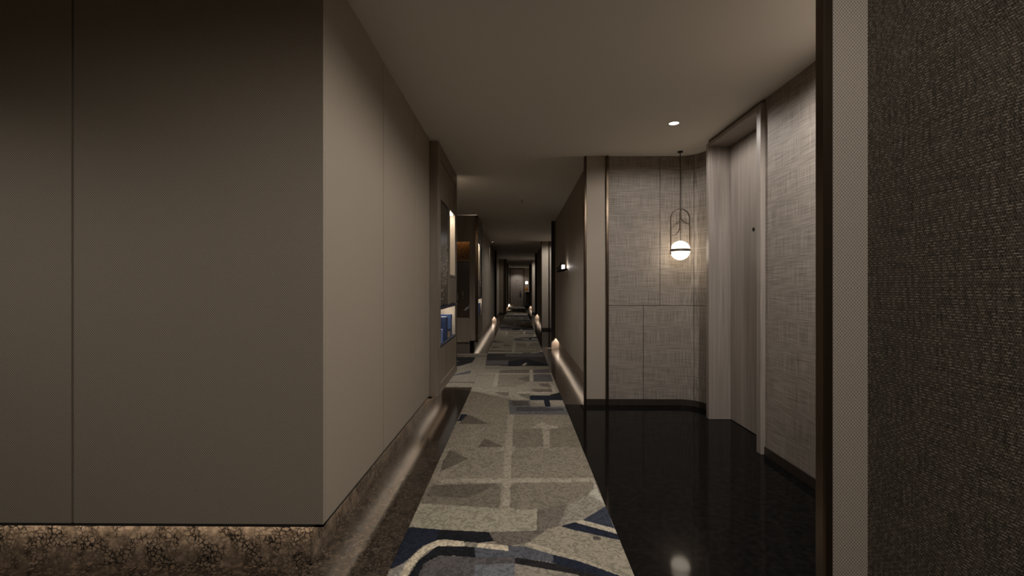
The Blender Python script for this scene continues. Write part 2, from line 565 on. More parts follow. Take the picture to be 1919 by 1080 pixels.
Y2A, Y2B = 9.87, 17.0
w2 = MB().box(-3.2, XL - REC - 0.004, 9.88, 19.2, 0.0, CEIL).box(-3.2, -2.1, 8.76, 9.88, 0, CEIL).build('wall_left_second', M['board'], recalc=False)
tag(w2, 'long fabric wall beyond the second display cabinet', 'wall', kind='structure')
left_run(w2, Y2A + 0.005, Y2B, [10.9, 12.0, 13.1, 14.2, 15.3, 16.2])
b2 = MB().box(XL - REC - 0.008, XL - REC, 9.88, Y2B, 0, PB + 0.08).build('baseboard_left_second', M['granite_skirt'])
tag(b2, 'recessed brown granite skirting beyond the second display cabinet', 'skirting', kind='structure')
t_ = box('trim_1', M['dark_wood'], None, XL - REC - 0.004, -0.735, 17.0, 17.06, 0, CEIL, bev=0.002)
tag(t_, 'dark wooden post ending the fabric wall beyond the cabinets', 'trim', kind='structure')

# dark recessed doorway past the second run, then plain wall up to the narrowing
d_ = empty('door_1', (-0.86, 18.1, 0)); tag(d_, 'black stained door set flush in the corridor wall', 'door', kind='structure')
adopt(d_, box('door_leaf', M['dark_wood'], None, -0.90, -0.86, 17.11, 19.12, 0.003, 2.46, bev=0.003))
adopt(d_, MB().box(-0.90, -0.84, 17.06, 17.11, 0, CEIL).box(-0.90, -0.84, 19.12, 19.2, 0, CEIL).box(-0.90, -0.84, 17.11, 19.12, 2.46, CEIL).build('door_frame', M['dark_wood']))
adopt(d_, MB().tube([(-0.86, 17.25, 1.0), (-0.81, 17.25, 1.0), (-0.81, 17.37, 1.0)], 0.01).build('handle', M['black_metal']))

XN = -0.52
w3 = box('wall_left_far', M['board'], None, -3.2, -0.86, 19.2, 22.1, 0, CEIL)
tag(w3, 'fabric wall between the black door and the narrowing', 'wall', kind='structure')
box('wall_panel', M['fabric'], w3, -0.86, -0.84, 19.204, 22.09, 0.06, CEIL, bev=0.001)
w4 = box('wall_left_end', M['board'], None, -3.2, XN - REC - 0.004, 22.12, 31.4, 0, CEIL)
tag(w4, 'wall where the corridor narrows towards the end door', 'wall', kind='structure')
box('wall_panel', M['fabric'], w4, -0.86, XN - 0.02, 22.1, 22.12, 0.07, CEIL, bev=0.001)
left_run(w4, 22.12, 26.3, [23.5, 24.9], XN, led=False)
left_run(w4, 26.42, 31.4, [27.6, 28.9, 30.2], XN, led=False)
for y, nme, lb in ((22.09, 'trim_2', 'bronze corner post where the corridor narrows'), (26.3, 'trim_3', 'bronze post halfway along the narrowed corridor wall')):
    o = box(nme, M['bronze'], None, XN - 0.09, XN + 0.03, y, y + 0.035 if y < 23 else y + 0.12, 0, CEIL, bev=0.002)
    tag(o, lb, 'trim', kind='structure')
o = MB().box(-0.842, XN - 0.09, 22.085, 22.1, 0, 0.07).box(-0.842, -0.832, 19.2, 22.085, 0, 0.06).build('baseboard_left_far', M['dark_wood'])
tag(o, 'black low skirting around the narrowing of the corridor', 'skirting', kind='structure')

# closing walls of the lobby where the viewer stands and of the side lobby
o = box('wall_back', M['fabric'], None, -5.2, 0.862, -2.2, -2.1, 0, CEIL); tag(o, 'fabric wall closing the lobby', 'wall', kind='structure')
o = box('wall_lobby_end', M['fabric'], None, -5.2, -5.1, -2.1, 1.96, 0, CEIL); tag(o, 'fabric wall at the end of the lobby', 'wall', kind='structure')
o = box('wall_side_lobby', M['weave'], None, -3.2, -3.1, 5.66, 8.8, 0, CEIL); tag(o, 'woven wall at the end of the carpeted side lobby', 'wall', kind='structure')

# ------------------------------------------------------------------ right hand: near pillar and lobby wall
XR = 0.768
wr = box('wall_right', M['dark_weave'], None, 0.862, 1.9, -2.2, 1.19, 0, CEIL)
tag(wr, 'coarse dark basket-weave wall beside the fabric pillar', 'wall', kind='structure')
o = MB().box(0.774, 0.8615, 1.176, 1.19, 0.06, CEIL).build('wall_panel', M['fabric_grey'], wr)
box('core', M['board'], wr, 0.76, 0.8625, 1.18, 1.198, 0, CEIL)
box('skirting', M['dark_wood'], wr, 0.774, 0.862, 1.168, 1.18, 0, 0.06)
o = MB().box(0.75, 0.774, 1.168, 1.205, 0, CEIL, bev=0.004).build('trim_4', M['bronze'], recalc=False)
tag(o, 'dark bronze post on the pillar beside the basket-weave wall', 'trim', kind='structure')


# ------------------------------------------------------------------ right hand: alcoves with a door, pier and panelled wall
def arc(cx, cy, r, a0, a1, n):
    return [(cx + r * math.cos(math.radians(a0 + (a1 - a0) * i / n)), cy + r * math.sin(math.radians(a0 + (a1 - a0) * i / n))) for i in range(n + 1)]


def cut_path(path, s0, s1):
    """piece of a polyline between two arc lengths"""
    out, s = [], 0.0
    for a, c in zip(path[:-1], path[1:]):
        a, c = Vector(a), Vector(c)
        L = (c - a).length
        lo, hi = max(s0, s), min(s1, s + L)
        if hi > lo + 1e-7:
            p, q = a + (c - a) * ((lo - s) / L), a + (c - a) * ((hi - s) / L)
            if not out: out.append(tuple(p))
            out.append(tuple(q))
        s += L
    return out


ORD = ['first', 'second', 'third', 'fourth']
trim_no = 5


def alcove(k, y_near):
    global trim_no
    yp = PIER[k]
    d = yp - 4.91
    w = ORD[k]
    far = k > 0
    # back wall, curved corner and the wall beyond the door frame: one plan path
    path = [(0.941, yp), (1.655, yp)] + arc(1.655, yp - 0.22, 0.22, 90, 0, 28)[1:] + [(1.875, yp - 0.50)]
    total = sum((Vector(q) - Vector(p)).length for p, q in zip(path[:-1], path[1:]))
    root = MB().box(0.853, 2.4, yp + 0.04, yp + WALL_LEN + 0.0, 0, CEIL).build('wall_right_' + w, M['board'], recalc=False)
    tag(root, 'panelled wall block behind the %s door alcove' % w, 'wall', kind='structure')
    aw = MB().ribbon(path, 0.022, 0.06, 0, CEIL).build('wall_alcove_' + w, M['board'])
    tag(aw, 'curved linen-covered wall of the %s door alcove' % w, 'wall', kind='structure')
    g = 0.0025
    S = lambda X: X - 0.941
    up = [0, S(1.473), S(1.655) + 0.16, total]
    lo = [0, S(1.302), S(1.655) + 0.16, total]
    for cuts, z0, z1 in ((up, 1.0275, CEIL), (lo, 0.055, 1.0225)):
        for a, c in zip(cuts[:-1], cuts[1:]):
            MB().ribbon(cut_path(path, a + g, c - g), 0.0, 0.022, z0, z1).build('wall_panel', M['weave'], aw)
    sk = MB().ribbon(path, -0.008, 0.02, 0, 0.06)
    sk.box(1.782, 1.80, y_near, 3.444 + d, 0, 0.06)
    o = sk.build('baseboard_alcove_' + w, M['dark_wood'])
    tag(o, 'low dark skirting running round the %s door alcove' % w, 'skirting', kind='structure')
    # pier strip between two bronze posts
    box('pier_panel', M['fabric_grey'], root, 0.716, 0.914, yp - 0.004, yp + 0.02, 0.06, CEIL, bev=0.001)
    box('pier_core', M['board'], root, 0.70, 0.93, yp + 0.02, yp + 0.04, 0, CEIL)
    box('pier_skirting', M['dark_wood'], root, 0.716, 0.914, yp - 0.01, yp + 0.02, 0, 0.06)
    for x0, x1, y0, lb in ((0.694, 0.716, yp - 0.012, 'slim bronze post on the corridor corner of the %s alcove pier' % w),
                           (0.914, 0.941, yp - 0.03, 'bronze post between fabric pier and linen wall of the %s alcove' % w)):
        o = box('trim_%d' % trim_no, M['bronze'], None, x0, x1, y0, yp + 0.055, 0, CEIL, bev=0.003)
        trim_no += 1
        tag(o, lb, 'trim', kind='structure')
    # long panelled wall towards the next alcove
    y0, y1 = yp + 0.055, yp + WALL_LEN
    n = 5
    for i in range(n):
        a, c = y0 + (y1 - y0) * i / n, y0 + (y1 - y0) * (i + 1) / n
        for j in range(3):
            q0, q1 = a + (c - a) * j / 3, a + (c - a) * (j + 1) / 3
            box('wall_panel', M['wall_panel'], root, XR, XR + 0.02, q0 + 0.0012, q1 - 0.0012, 0.222, CEIL, bev=0.0015)
    box('edge_trim', M['black_joint'], root, XR + 0.001, XR + 0.035, y0, y1, 0.212, 0.222)
    box('backer', M['board'], root, XR + 0.02, XR + 0.026, y0, y1, 0.222, 0.28)
    box('carrier', M['board'], root, XR + 0.02, 0.857, y0, y1, 0.28, CEIL)
    box('reflector', M['white'], root, XR + 0.026, 0.846, y0, y1, 0.276, 0.2805)  # added white board, spreads the strip light down the granite
    box('light_strip', M['dim_led'], root, XR + 0.026, XR + 0.034, y0 + 0.03, y1 - 0.03, 0.227, 0.241)
    foot_lamp(root, XR, 1, y1, 0.212)
    o = box('baseboard_right_' + w, M['granite_skirt'], None, 0.845, 0.853, y0, y1, 0, 0.28)
    tag(o, 'recessed granite skirting past the pier of the %s alcove' % w, 'skirting', kind='structure')
    o = box('trim_%d' % trim_no, M['dark_wood'], None, 0.694, 0.90, y1, y1 + 0.07, 0, CEIL, bev=0.002)
    trim_no += 1
    tag(o, 'dark wooden post ending the panelled wall after the %s alcove' % w, 'trim', kind='structure')
    # door wall
    dw = MB().box(1.80, 2.4, y_near, 3.444 + d, 0, CEIL).box(1.90, 2.4, 4.43 + d, yp + 0.06, 0, CEIL).box(2.05, 2.4, 3.444 + d, 4.43 + d, 0, CEIL)
    dw = dw.build('wall_door_' + w, M['board'])
    tag(dw, 'linen-covered wall beside the door of the %s alcove' % w, 'wall', kind='structure')
    box('wall_panel', M['weave'], dw, 1.79, 1.80, y_near, 3.444 + d, 0.055, CEIL)
    dr = empty('door_%d' % (k + 2), (1.954, 3.94 + d, 0))
    tag(dr, 'tall taupe wooden door set deep in the %s alcove' % w, 'door', kind='structure')
    leaf = adopt(dr, box('door_leaf', M['wood'], None, 1.954, 2.0, 3.508 + d, 4.366 + d, 0.004, 2.50, bev=0.002))
    fr = MB()
    fr.box(1.757, 2.05, 3.444 + d, 3.506 + d, 0, 2.54, bev=0.003)
    fr.box(1.757, 2.05, 4.37 + d, 4.43 + d, 0, 2.54, bev=0.003)
    fr.box(1.757, 2.05, 3.506 + d, 4.37 + d, 2.502, 2.54, bev=0.003)
    adopt(dr, fr.build('door_frame', M['wood'], recalc=False))
    adopt(dr, box('head_filler', M['board'], None, 1.78, 2.05, 3.444 + d, 4.43 + d, 2.54, CEIL))
    eye = MB()
    eye.tube([(1.956, 3.943 + d, 1.69), (1.948, 3.943 + d, 1.69)], 0.016, 16)
    adopt(dr, eye.build('peephole', M['black_metal']))
    hd = MB()
    hd.box(1.946, 1.956, 3.56 + d, 3.60 + d, 0.88, 1.12, bev=0.003)
    hd.tube([(1.95, 3.58 + d, 1.0), (1.90, 3.58 + d, 1.0), (1.90, 3.70 + d, 1.0)], 0.009)
    adopt(dr, hd.build('handle', M['black_metal']))


alcove(0, 1.19)
alcove(1, PIER[0] + WALL_LEN + 0.07)
alcove(2, PIER[1] + WALL_LEN + 0.07)

# ------------------------------------------------------------------ end of the corridor
YE = 31.4
we = MB().box(-0.9, -0.47, YE, YE + 0.3, 0, CEIL).box(0.47, 2.4, YE, YE + 0.3, 0, CEIL).box(-0.47, 0.47, YE, YE + 0.3, 2.53, CEIL).box(-0.47, 0.47, YE + 0.1, YE + 0.3, 0, 2.53)
we = we.build('wall_far', M['weave'], recalc=False)
tag(we, 'linen-covered wall closing the corridor', 'wall', kind='structure')
o = box('wall_right_end', M['weave'], None, 1.6, 1.7, PIER[2] + WALL_LEN + 0.07, YE, 0, CEIL)
tag(o, 'linen wall of the alcove before the end door', 'wall', kind='structure')
dr = empty('door_5', (0, YE, 0)); tag(dr, 'taupe wooden door closing the far end of the corridor', 'door', kind='structure')
adopt(dr, box('door_leaf', M['wood'], None, -0.432, 0.432, YE + 0.03, YE + 0.07, 0.004, 2.49, bev=0.002))
fr = MB().box(-0.48, -0.434, YE - 0.02, YE + 0.1, 0, 2.535, bev=0.003).box(0.434, 0.48, YE - 0.02, YE + 0.1, 0, 2.535, bev=0.003).box(-0.434, 0.434, YE - 0.02, YE + 0.1, 2.492, 2.535, bev=0.003)
adopt(dr, fr.build('door_frame', M['dark_wood'], recalc=False))
adopt(dr, MB().tube([(0, YE + 0.035, 1.73), (0, YE + 0.022, 1.73)], 0.022, 14).build('peephole', M['black_metal']))
hd = MB().box(0.20, 0.26, YE + 0.015, YE + 0.032, 0.62, 0.95, bev=0.004)
hd.tube([(0.23, YE + 0.03, 0.88), (0.23, YE - 0.03, 0.88), (0.09, YE - 0.03, 0.88)], 0.014).tube([(0.23, YE + 0.03, 1.06), (0.23, YE + 0.012, 1.06)], 0.025, 14)
adopt(dr, hd.build('handle', M['black_metal']))
o = box('baseboard_far', M['dark_wood'], None, 0.48, 1.6, YE - 0.01, YE + 0.0, 0, 0.07); tag(o, 'dark skirting beside the end door', 'skirting', kind='structure')

# ------------------------------------------------------------------ carpets (pattern drawn on the floor plan from the photograph)
def px_floor(px, py):
    y = FPX * EYE / (py - 541.0)
    return ((px - 969.0) * y / FPX, y)


def crop(ox, oy, sc, pts):
    return [px_floor(ox + x / sc, oy + y / sc) for x, y in pts]


A = lambda *p: crop(700, 680, 2.7, p)
B = lambda *p: crop(840, 640, 6.75, p)
C_ = lambda *p: crop(720, 950, 4.083, p)
TAUPE, LIGHT, MID, DARK = (118, 107, 89), (134, 122, 102), (105, 95, 78), (86, 76, 63)
NAVY, INK, CHAR, CREAM, SLATE = (27, 31, 44), (24, 24, 28), (74, 68, 66), (172, 154, 124), (70, 71, 77)
SHAPES = [
    # far part of the repeat
    (B((560, 0), (1145, 0), (1200, 135), (505, 140)), MID),
    (B((505, 118), (930, 112), (1195, 120), (1200, 140), (500, 146)), LIGHT),
    (B((495, 148), (1200, 138), (1275, 318), (1000, 318), (470, 310)), (46, 43, 42)),
    (B((720, 165), (1200, 160), (1215, 200), (725, 196)), CHAR),
    (B((480, 245), (770, 245), (750, 300), (470, 300)), CHAR),
    (B((765, 260), (1000, 225), (1260, 300), (1270, 318), (760, 318)), INK),
    (B((930, 300), (985, 270), (996, 285), (960, 312)), LIGHT),
    (B((465, 318), (1275, 316), (1290, 345), (1100, 360), (460, 356)), MID),
    (B((655, 365), (1025, 360), (1028, 405), (648, 408)), DARK),
    (B((648, 425), (1024, 420), (1030, 510), (840, 580), (620, 580)), MID),
    (B((870, 478), (1022, 438), (1026, 510)), DARK),
    (B((1075, 420), (1295, 415), (1325, 512), (1080, 516)), CHAR),
    (B((1070, 365), (1285, 348), (1295, 408), (1072, 410)), CHAR),
    (B((600, 415), (640, 415), (620, 560), (560, 590)), LIGHT),
    (B((1028, 360), (1068, 360), (1075, 515), (1035, 515)), LIGHT),
    (B((430, 409), (1300, 409), (1300, 417), (430, 417)), LIGHT),
    (B((1130, 540), (1270, 535), (1300, 590), (1180, 570)), DARK),
    (B((1010, 612), (1305, 605), (1315, 642), (1120, 645)), DARK),
    (B((1300, 560), (1335, 560), (1370, 660), (1320, 660)), LIGHT),
    (B((580, 650), (765, 650), (765, 698), (690, 690)), DARK),
    (B((880, 665), (1035, 665), (1035, 735), (930, 705)), DARK),
    (B((860, 650), (1400, 648), (1405, 664), (860, 662)), LIGHT),
    # slate rectangle with the navy T
    (A((682, 190), (792, 190), (792, 222), (975, 225), (988, 264), (690, 264)), (84, 82, 82)),
    (A((700, 195), (785, 195), (785, 218), (700, 220)), (72, 64, 58)),
    (A((720, 226), (960, 232), (965, 246), (720, 248)), (64, 62, 64)),
    (A((890, 165), (945, 150), (955, 170), (960, 192), (890, 190)), INK),
    (A((790, 168), (915, 166), (920, 190), (890, 190), (896, 223), (868, 223), (860, 190), (793, 190)), (22, 25, 34)),
    (A((442, 264), (473, 264), (460, 299), (424, 299)), NAVY),
    (A((476, 264), (585, 312), (430, 312)), DARK),
    # middle grid
    (A((405, 315), (1010, 315), (1060, 435), (350, 435)), TAUPE),
    (A((705, 340), (862, 335), (866, 427), (705, 436)), MID),
    (A((895, 332), (1025, 320), (1062, 430), (892, 430)), MID),
    (A((560, 385), (655, 428), (528, 432)), DARK),
    (A((470, 360), (560, 330), (560, 345), (480, 400)), (124, 113, 95)),
    (A((680, 264), (712, 264), (700, 440), (665, 440)), LIGHT),
    (A((640, 430), (720, 425), (715, 447), (640, 447)), LIGHT),
    (A((852, 320), (885, 320), (892, 432), (860, 432)), LIGHT),
    (A((820, 318), (850, 300), (880, 316), (935, 322), (930, 334), (800, 332)), (142, 130, 110)),
    (A((715, 452), (1055, 440), (1100, 520), (1115, 586), (690, 586), (698, 470)), (114, 103, 84)),
    (A((480, 490), (655, 450), (650, 582), (340, 592)), (116, 105, 86)),
    (A((385, 445), (480, 490), (335, 555), (352, 500)), DARK),
    (A((664, 440), (699, 440), (690, 745), (640, 745)), LIGHT),
    (A((345, 592), (1118, 584), (1114, 606), (340, 613)), LIGHT),
    (A((262, 655), (300, 622), (625, 613), (645, 640), (640, 742), (236, 722)), (100, 90, 74)),
    (A((305, 626), (618, 618), (480, 690), (262, 680)), (84, 74, 61)),
    (A((690, 630), (712, 612), (1114, 605), (1108, 645), (1060, 692), (960, 737), (690, 746)), (108, 97, 80)),
    (A((1114, 600), (1170, 722), (1120, 752), (1030, 702), (1085, 670), (1112, 640)), (150, 142, 124)),
    # bands at the foot of the picture
    (C_((262, -30), (262, -15), (650, 5), (900, 22), (1170, 25), (1166, 186), (800, 202), (188, 166)), (130, 120, 98)),
    (C_((1170, 25), (1420, -18), (1350, 150), (1190, 188), (1166, 186)), (92, 82, 69)),
    (C_((1400, -10), (1560, -90), (1650, -40), (1695, 0), (1515, 106), (1330, 152)), (118, 109, 93)),
    (C_((1695, -5), (1515, 105), (1762, 172)), (44, 48, 60)),
    (C_((1465, 116), (1515, 105), (1762, 170), (1790, 214), (1480, 131)), (150, 137, 114)),
    (C_((1350, 151), (1450, 124), (1480, 130), (1790, 214), (1805, 262), (1440, 182)), NAVY),
    (C_((1228, 190), (1335, 153), (1440, 180), (1805, 260), (1930, 560), (1820, 540), (1500, 405), (1100, 281)), (124, 113, 92)),
    (C_((188, 166), (420, 185), (800, 203), (842, 272), (600, 278), (480, 262), (400, 265), (300, 310), (230, 370), (150, 440), (40, 495), (60, 420)), NAVY),
    (C_((420, 186), (800, 203), (842, 272), (712, 285), (480, 264), (400, 262)), INK),
    (C_((800, 203), (1190, 188), (1232, 190), (1100, 281), (945, 308), (850, 285)), (90, 79, 68)),
    (C_((0, 560), (150, 440), (230, 370), (130, 540), (110, 560)), (122, 114, 102)),
    (C_((260, 420), (400, 312), (620, 315), (700, 320), (700, 400), (560, 386), (420, 382), (310, 440), (250, 560), (170, 560)), INK),
    (C_((690, 318), (948, 348), (948, 308), (1080, 309), (1300, 370), (1290, 432), (1000, 392), (700, 401)), SLATE),
    (C_((1290, 368), (1500, 412), (1820, 531), (1900, 575), (1640, 575), (1290, 432)), (26, 31, 44)),
    (C_((250, 560), (310, 440), (420, 384), (700, 400), (1000, 394), (1000, 442), (690, 456), (690, 575), (240, 575)), CHAR),
    (C_((1000, 394), (1300, 440), (1640, 531), (1750, 575), (1560, 575), (1480, 525), (1000, 442)), (32, 30, 30)),
    (C_((690, 456), (1000, 440), (1000, 575), (690, 575)), (88, 88, 92)),
    (C_((1000, 444), (1480, 527), (1560, 575), (1000, 575)), (118, 107, 90)),
    (C_((1085, 280), (1110, 278), (1500, 400), (1820, 531), (1840, 545), (1500, 425), (1290, 372), (1080, 312)), (140, 127, 104)),
    (C_((110, 560), (150, 470), (230, 370), (300, 310), (400, 265), (480, 262), (612, 276), (616, 316), (500, 306), (400, 313), (320, 352), (260, 412), (205, 480), (175, 560)), CREAM),
    (C_((712, 285), (946, 308), (950, 348), (712, 318)), CREAM),
    (C_((1590, 228), (1650, 236), (1655, 262), (1600, 255)), (70, 62, 56)),
]
Y_LO, PERIOD = 2.405, 6.33
MID_Y = 6.0


def inside(px, py, poly):
    r = np.zeros(px.shape, bool)
    n = len(poly)
    for i in range(n):
        x0, y0 = poly[i]; x1, y1 = poly[(i + 1) % n]
        if y0 == y1: continue
        c = ((y0 > py) != (y1 > py)) & (px < (x1 - x0) * (py - y0) / (y1 - y0) + x0)
        r ^= c
    return r


def carpet_labels(X, Y):
    Yc = np.where((Y < Y_LO) & (Y > 1.55), Y, Y_LO + np.mod(Y - Y_LO, PERIOD))
    lab = np.zeros(X.shape, int)
    for i, (poly, c) in enumerate(SHAPES):
        lab[inside(X, Yc, poly)] = i + 1
    return lab


K_CARPET = 1.8
def yarn(c):
    g = (c[0] * 0.4 + c[1] * 0.4 + c[2] * 0.2)
    return lin(*[v + (g - v) * 0.3 for v in c])[:3]


PAL = np.array([yarn(TAUPE)] + [yarn(c) for _, c in SHAPES]) * K_CARPET


def carpet_mesh(name, xs, ys, labeller, mat, z=0.006):
    X, Y = np.meshgrid(xs, ys)
    lab = labeller(X, Y)
    col = PAL[lab]
    e = np.zeros(lab.shape, bool)
    e[:, 1:] |= lab[:, 1:] != lab[:, :-1]
    e[1:, :] |= lab[1:, :] != lab[:-1, :]
    ny, nx = X.shape
    co = np.stack([X, Y, np.where(e, z - 0.004, z)], -1).reshape(-1, 3)      # carved grooves between the shapes
    idx = np.arange(ny * nx).reshape(ny, nx)
    q = np.stack([idx[:-1, :-1], idx[:-1, 1:], idx[1:, 1:], idx[1:, :-1]], -1).reshape(-1, 4)
    # a pile edge down to the floor all round
    ring = np.concatenate([idx[0, :], idx[1:, -1], idx[-1, -2::-1], idx[-2:0:-1, 0]])
    low = co[ring].copy(); low[:, 2] = -0.004
    n0 = len(co); m = len(ring)
    co = np.concatenate([co, low])
    j = np.arange(m); k = (j + 1) % m
    side = np.stack([ring[j], n0 + j, n0 + k, ring[k]], -1)
    q = np.concatenate([q, side])
    colf = np.concatenate([col.reshape(-1, 3), col.reshape(-1, 3)[ring]])
    me = bpy.data.meshes.new(name)
    me.vertices.add(len(co)); me.vertices.foreach_set('co', co.ravel())
    me.loops.add(len(q) * 4); me.loops.foreach_set('vertex_index', q.ravel().astype(np.int32))
    me.polygons.add(len(q)); me.polygons.foreach_set('loop_start', np.arange(0, len(q) * 4, 4, dtype=np.int32))
    me.update(calc_edges=True)
    at = me.color_attributes.new('yarn', 'FLOAT_COLOR', 'POINT')
    at.data.foreach_set('color', np.concatenate([colf, np.ones((len(colf), 1))], 1).ravel())
    me.materials.append(mat)
    return link(bpy.data.objects.new(name, me))


def carpet_mat():
    m, nt, b = mat_new('carpet_pile')
    at = N(nt, 'ShaderNodeAttribute', attribute_name='yarn')
    tc = N(nt, 'ShaderNodeTexCoord')
    n1 = N(nt, 'ShaderNodeTexNoise')
    n1.inputs['Scale'].default_value = 24; n1.inputs['Detail'].default_value = 2; n1.inputs['Distortion'].default_value = 2.2
    nt.links.new(tc.outputs['Object'], n1.inputs['Vector'])
    worm = ramp(nt, n1.outputs['Fac'], [(0.45, (0.74,) * 3 + (1,)), (0.51, (1.1,) * 3 + (1,))])
    fine = ramp(nt, noise(nt, tc.outputs['Object'], 420, 2), [(0.3, (0.72,) * 3 + (1,)), (0.7, (1.25,) * 3 + (1,))])
    mx = N(nt, 'ShaderNodeMix', data_type='RGBA', blend_type='MULTIPLY'); mx.inputs['Factor'].default_value = 1
    nt.links.new(at.outputs['Color'], mx.inputs['A']); nt.links.new(worm, mx.inputs['B'])
    m2 = N(nt, 'ShaderNodeMix', data_type='RGBA', blend_type='MULTIPLY'); m2.inputs['Factor'].default_value = 1
    nt.links.new(mx.outputs['Result'], m2.inputs['A']); nt.links.new(fine, m2.inputs['B'])
    nt.links.new(m2.outputs['Result'], b.inputs['Base Color'])
    b.inputs['Roughness'].default_value = 0.95
    b.inputs['Specular IOR Level'].default_value = 0.1
    hgt = math_node(nt, 'ADD', math_node(nt, 'MULTIPLY', n1.outputs['Fac'], 1.2), math_node(nt, 'MULTIPLY', noise(nt, tc.outputs['Object'], 420, 2), 0.5))
    bump(nt, b, hgt, 0.7, 0.006)
    return m


M['carpet'] = carpet_mat()
ys = [-2.1]
while ys[-1] < YE:
    y = ys[-1]
    ys.append(y + (0.012 if y < 1.6 else min(max(y * y / 1068, 0.004), 0.03)))
ys[-1] = YE - 0.02
runner = carpet_mesh('carpet_runner', np.linspace(CARPET_X[0], CARPET_X[1], 207), np.array(ys), carpet_labels, M['carpet'])
tag(runner, 'taupe corridor runner with navy and cream abstract shapes', 'carpet')

SIDE = [
    ([(-3, 6.05), (0, 6.0), (0, 6.06), (-3, 6.12)], (84, 75, 64)),
    ([(-1.0, 6.4), (-0.66, 6.7), (-0.66, 6.95), (-0.86, 6.62)], SLATE),
    ([(-3, 7.3), (-0.9, 7.3), (-0.72, 7.7), (-0.72, 8.25), (-3, 8.4)], (36, 34, 34)),
    ([(-3, 7.62), (-0.98, 7.75), (-0.95, 7.85), (-3, 7.7)], (110, 102, 90)),
    ([(-3, 8.35), (0, 8.25), (0, 8.5), (-3, 8.6)], MID),
    ([(-3, 8.55), (0, 8.55), (0, 8.8), (-3, 8.8)], LIGHT),
]
base_n = len(SHAPES)


def side_labels(X, Y):
    lab = np.zeros(X.shape, int)
    for i, (poly, c) in enumerate(SIDE):
        lab[inside(X, Y, poly)] = base_n + 1 + i
    return lab


PAL = np.concatenate([PAL, np.array([yarn(c) for _, c in SIDE]) * K_CARPET])
sc_ = carpet_mesh('side_carpet', np.linspace(-3.08, CARPET_X[0] - 0.001, 220), np.arange(5.77, 8.725, 0.02), side_labels, M['carpet'])
tag(sc_, 'patterned carpet laid in the side lobby between the display cabinets', 'carpet')


